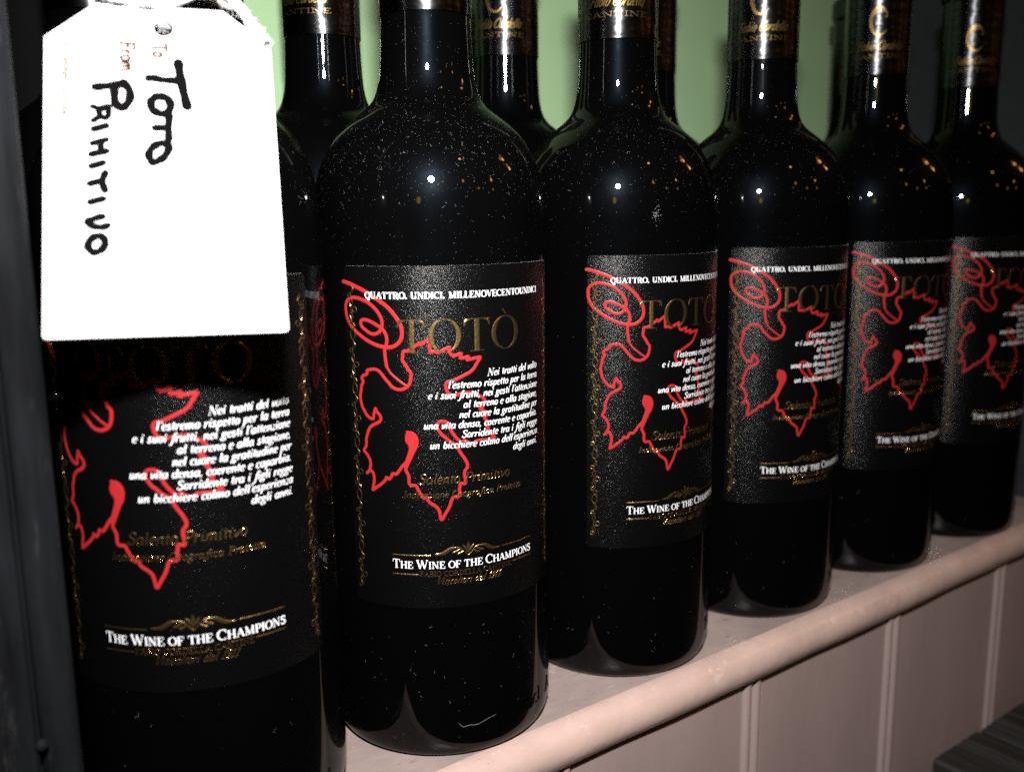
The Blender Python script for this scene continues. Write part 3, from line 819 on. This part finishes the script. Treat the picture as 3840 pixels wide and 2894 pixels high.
def dust_mesh(seed, n, fibres, th_mid, extra=()):
    rnd = random.Random(seed)
    mb = MB()
    def speck(th, z, l, w):
        p, t, b, nn = surf(th, z, 0.00005)
        a = rnd.uniform(0, pi)
        u = t * cos(a) + b * sin(a); v = nn.cross(u)
        mb.add([p - u * l / 2 - v * w / 3, p + u * l / 4 - v * w / 2, p + u * l / 2 + v * w / 3, p - u * l / 4 + v * w / 2], [(0, 1, 2, 3)])
    for _ in range(n):
        q = rnd.random()
        if q < .62: z = rnd.triangular(.176, .2145, .202)
        elif q < .80: z = rnd.uniform(.160, .190)
        elif q < .86: z = rnd.uniform(.212, .236)
        else: z = rnd.uniform(.004, .165)
        th = th_mid + rnd.uniform(-2.0, 2.0)
        if LAB_Z0 < z < LAB_Z1 and abs((th + pi) % (2 * pi) - pi) * R < LAB_HW: continue
        s = rnd.random() ** 3
        speck(th, z, 0.00005 + 0.00014 * s, 0.00003 + 0.00005 * s)
    for _ in range(fibres):
        z = rnd.choice([rnd.triangular(.170, .214, .2), rnd.triangular(.170, .214, .2), rnd.uniform(.006, .05)])
        th = th_mid + rnd.uniform(-1.7, 1.7)
        L = rnd.uniform(.0004, .0013)
        a = rnd.uniform(0, 2 * pi); cur = rnd.uniform(-2.2, 2.2)
        vs = []
        wz = rnd.uniform(.000010, .000020)
        for k in range(7):
            p, t, b, nn = surf(th, z, 0.00006)
            u = t * cos(a) + b * sin(a); v = nn.cross(u)
            vs += [p - v * wz, p + v * wz]
            th += cos(a) * L / 6 / r_at(z); z += sin(a) * L / 6; a += cur / 6
        mb.add(vs, [(2 * k, 2 * k + 2, 2 * k + 3, 2 * k + 1) for k in range(6)])
    for kind, data in extra:
        if kind == 'line':
            vs = []
            for th, z in smooth_path(data, 4):
                p, t, b, nn = surf(th, z, 0.00008)
                vs += [p - b * .00005, p + b * .00005]
            mb.add(vs, [(2 * k, 2 * k + 2, 2 * k + 3, 2 * k + 1) for k in range(len(vs) // 2 - 1)])
        else:
            th0, z0, sz, cnt = data
            for _ in range(cnt):
                dz = rnd.gauss(0, sz)
                k = 1.8 if abs(dz) < sz * .5 else 1.0
                speck(th0 + rnd.gauss(0, sz * .38) / R + dz * 3, z0 + dz, k * rnd.uniform(.0001, .0003), k * rnd.uniform(.00005, .00012))
    return mb.mesh('dust', M_DUST)

BASE = -1.896
FRONT = [
    # x, y, extra turn, dust count, fibres, label
    (-0.0835, -0.0022, -0.104, 1000, 50, 'nearest black wine bottle at far left, with the white paper tag hanging over it', ()),
    (0.0, 0.0, 0.0, 3400, 160, 'black wine bottle with the largest fully readable label, second from left in front row',
     (('line', [(-.1166, .0130), (-.0778, .0114), (-.0242, .0117), (.0439, .0114), (.1002, .0120), (.1584, .0128), (.2182, .0132)]),)),
    (0.0855, 0.0011, 0.315, 2400, 80, 'third wine bottle from left in front row, with a white smudge on its shoulder', (('blot', (-.376, .1742, .0016, 50)),)),
    (0.1712, 0.0020, 0.180, 1500, 60, 'fourth wine bottle from left in front row, its gold left border glittering', ()),
    (0.2559, 0.0018, 0.195, 600, 50, 'fifth front-row wine bottle, with gold C emblem showing on its neck capsule', ()),
    (0.3396, 0.0, 0.215, 400, 30, 'farthest front-row wine bottle, cut off by the right edge of the picture', ()),
]
BACK = [
    (-0.0815, 0.0800, 0.15, 'back-row wine bottle mostly hidden behind the leftmost bottle and its tag'),
    (0.0030, 0.0800, 0.10, 'back-row wine bottle seen between the white tag and the second front bottle'),
    (0.0915, 0.0800, 0.25, 'back-row wine bottle whose neck shows between the second and third front bottles'),
    (0.1788, 0.0800, 0.05, 'back-row wine bottle, only a dark neck edge right of the third front neck'),
    (0.3580, 0.0800, 0.10, 'back-row wine bottle whose capsule top peeks out left of the fifth front neck'),
]
def place_bottle(x, y, z, turn, label, group, dust=None):
    b = empty('wine_bottle', (x, y, z), BASE + turn)
    tag(b, label, 'wine bottle', group)
    g = mesh_obj('glass_body', me_glass, b)
    for me in EMB: mesh_obj(me.name.split('.')[0], me, g)
    c = mesh_obj('capsule', me_cap, b)
    for nm, me in CAPART: mesh_obj(nm, me, c)
    l = mesh_obj('label', me_label, b)
    l['label'] = 'black paper label with red vine drawing and gold border'
    mesh_obj('red_vine_drawing', me_vine, l)
    for nm, me in PRINT: mesh_obj(nm, me, l)
    if dust is not None:
        d = mesh_obj('dust', dust, b)
        d['kind'] = 'stuff'
    return b
CAMXY = (-0.172, -0.273)
for k, (x, y, t, nd, nf, lab, ex) in enumerate(FRONT):
    view = atan2(CAMXY[1] - y, CAMXY[0] - x) - (BASE + t)
    place_bottle(x, y, 0.0, t, lab, 'wine bottles in the front row', dust_mesh(20 + k, nd, nf, view, ex))
for x, y, t, lab in BACK:
    place_bottle(x, y, 0.005, t, lab, 'wine bottles in the back row')

# ------------------------------------------------------------------ paper tag
TO = Vector((-0.1056, -0.056, 0.1492))
TU = Vector((0.93477143, -0.35496558, -0.01420579))
TV = Vector((0.16732807, 0.40466492, 0.89902593))
TN = TU.cross(TV).normalized()
TW, TH, CU, CV = 52.5, 86.4, 11.2, 9.96
def make_tag():
    outline = [(-TW / 2 + CU, TH), (-TW / 2, TH - CV), (-TW / 2, .8), (-TW / 2 + .25, .25), (-TW / 2 + .8, 0), (TW / 2 - .8, 0), (TW / 2 - .25, .25), (TW / 2, .8), (TW / 2, TH - CV), (TW / 2 - CU, TH)]
    hc, hr, nh = (0.69, 80.4), 2.3, 20
    bend = lambda x, y: 0.55 * (1 - (2 * x / TW) ** 2) * .6 + .5 * sin(y / TH * pi)   # mm, gentle curl of the card
    bm = bmesh.new()
    out = densify(outline + [outline[0]], 4.0)[:-1]
    o_v = [bm.verts.new((x, y, 0)) for x, y in out]
    h_v = [bm.verts.new((hc[0] + hr * cos(2 * pi * k / nh), hc[1] + hr * sin(2 * pi * k / nh), 0)) for k in range(nh)]
    es = [bm.edges.new((o_v[i], o_v[(i + 1) % len(o_v)])) for i in range(len(o_v))] + [bm.edges.new((h_v[i], h_v[(i + 1) % nh])) for i in range(nh)]
    bmesh.ops.triangle_fill(bm, edges=es, use_beauty=True, use_dissolve=False)
    bmesh.ops.recalc_face_normals(bm, faces=bm.faces)
    if sum(f.normal.z for f in bm.faces) < 0: bmesh.ops.reverse_faces(bm, faces=bm.faces)
    r = bmesh.ops.extrude_face_region(bm, geom=list(bm.faces))
    newv = [g for g in r['geom'] if isinstance(g, bmesh.types.BMVert)]
    for v in newv: v.co.z -= 0.35
    bmesh.ops.recalc_face_normals(bm, faces=bm.faces)
    for v in bm.verts:
        x, y, z = v.co
        q = TU * (x / 1000) + TV * (y / 1000) + TN * (z / 1000)
        v.co = q
    me = bm_mesh(bm, 'card', M_TAG)
    return me
tg = tag(empty('paper_tag', TO), 'white card tag handwritten TOTO PRIMITIVO hanging in front of the leftmost bottle', 'tag')
card = mesh_obj('card', make_tag(), tg)
Z0 = Vector((0, 0, 0))
GROUPS = (2, 1, 2, 1, 2, 3, 1, 3, 1, 2, 1, 1, 1)      # strokes of each letter: T O T O / P R I M I T I V O
k = 0
for g in GROUPS:
    A = Art(0.0, 0.002)
    for w, pts in HAND[k:k + g]:
        q = smooth_path(pts, 5)
        rw = random.Random(int(w * 100) + len(pts))
        A.ribbon(q, [w * 1.38 * (1 + .10 * sin(i * .9 + rw.random())) for i in range(len(q))], joints=False, step=.6)
    k += g
    mesh_obj('handwritten_letter', A.on_plane('handwritten_letter', M_INK, Z0, TU, TV, TN, 0.00004), card)
for wd, x0, x1, y, cap, m in (('To:', -75.9, -71.2, -1.9, 3.2, M_ORANGE), ('From:', -76.1, -66.6, -9.3, 3.2, M_ORANGE), ('9 Commercial Road', -75.2, -54.6, -22.3, 1.8, M_FAINT)):
    A = Art(0.0, 0.002)
    text(A, wd, x0, x1, y, cap, .26, .22, swap=True, even=True)
    mesh_obj('printed_words', A.on_plane('printed_words', m, Z0, TU, TV, TN, 0.00004), card)

# ------------------------------------------------------------------ fuzzy cotton string
def tube(mb, pts, rad, seg=10):
    q = smooth_path([tuple(p) for p in pts], 8)
    q = [Vector(p) for p in q]
    n = len(q)
    rings = []
    up = Vector((0, 0, 1))
    for i in range(n):
        d = (q[min(n - 1, i + 1)] - q[max(0, i - 1)]).normalized()
        a = d.cross(up)
        if a.length < .1: a = d.cross(Vector((1, 0, 0)))
        a.normalize(); b = d.cross(a)
        rings.append([q[i] + (a * cos(2 * pi * k / seg) + b * sin(2 * pi * k / seg)) * rad * (1 + .16 * sin(2 * pi * k / seg * 3 + i * .9)) for k in range(seg)])
    vs = [v for r in rings for v in r]
    mb.add(vs, [(i * seg + k, i * seg + (k + 1) % seg, (i + 1) * seg + (k + 1) % seg, (i + 1) * seg + k) for i in range(n - 1) for k in range(seg)])
    return q
bx, by = -0.0835, -0.0022
ring = [(bx + 0.0162 * cos(a), by + 0.0162 * sin(a), 0.2312 + .0006 * sin(3 * a)) for a in [radians(-60 + 30 * k) for k in range(13)]]
hole = TO + TU * 0.00069 + TV * 0.0806
topc = TO + TU * 0.0 + TV * 0.0864
S1 = [Vector((bx - .004, by - .0172, .2322)), topc + TN * .0004 + TV * .0022, topc + TN * .0016 - TV * .001, hole + TN * .0015 + TV * .0024, hole + TN * .0003 + TV * .0011 - TU * .0003, hole - TN * .0022 + TV * .0016, topc - TN * .0022 + TV * .0005, Vector((bx + .003, by - .0172, .2318))]
S2 = [Vector((bx - .016, by - .006, .2315)), TO + TU * -.0120 + TV * .0878 + TN * .0012, TO + TU * -.0060 + TV * .0868 + TN * .0014, topc + TN * .0022 - TV * .0006]
S3 = [Vector((bx + .006, by - .0165, .2320)), Vector((-.0768, -.0300, .2296)), Vector((-.0722, -.0318, .2236)), Vector((-.0700, -.0332, .2200)), Vector((-.0694, -.0352, .2180))]
mb = MB(); fz = MB()
rnd = random.Random(3)
for path, rad in ((ring, .0010), (S1, .00115), (S2, .0010), (S3, .00125)):
    q = tube(mb, path, rad)
    for i in range(len(q) - 1):
        for _ in range(16):
            p = q[i].lerp(q[i + 1], rnd.random())
            d = Vector((rnd.gauss(0, 1), rnd.gauss(0, 1), rnd.gauss(0, 1))).normalized()
            p0 = p + d * rad * .8
            L = rnd.uniform(.0005, .0017)
            d2 = (d + Vector((rnd.gauss(0, .7), rnd.gauss(0, .7), rnd.gauss(0, .7)))).normalized()
            p1 = p0 + d * L * .5; p2 = p1 + d2 * L * .6
            s = d.cross(Vector((rnd.random(), rnd.random(), rnd.random()))).normalized() * .000035
            fz.add([p0 - s, p0 + s, p1 - s, p1 + s, p2], [(0, 1, 3, 2), (2, 3, 4)])
st = tag(mesh_obj('cotton_string', mb.mesh('cotton_string', M_STRING, True)), 'fuzzy white cotton string tying the card tag to the leftmost bottle neck', 'string')
f = mesh_obj('fuzz', fz.mesh('fuzz', M_STRING), st)
f['kind'] = 'stuff'
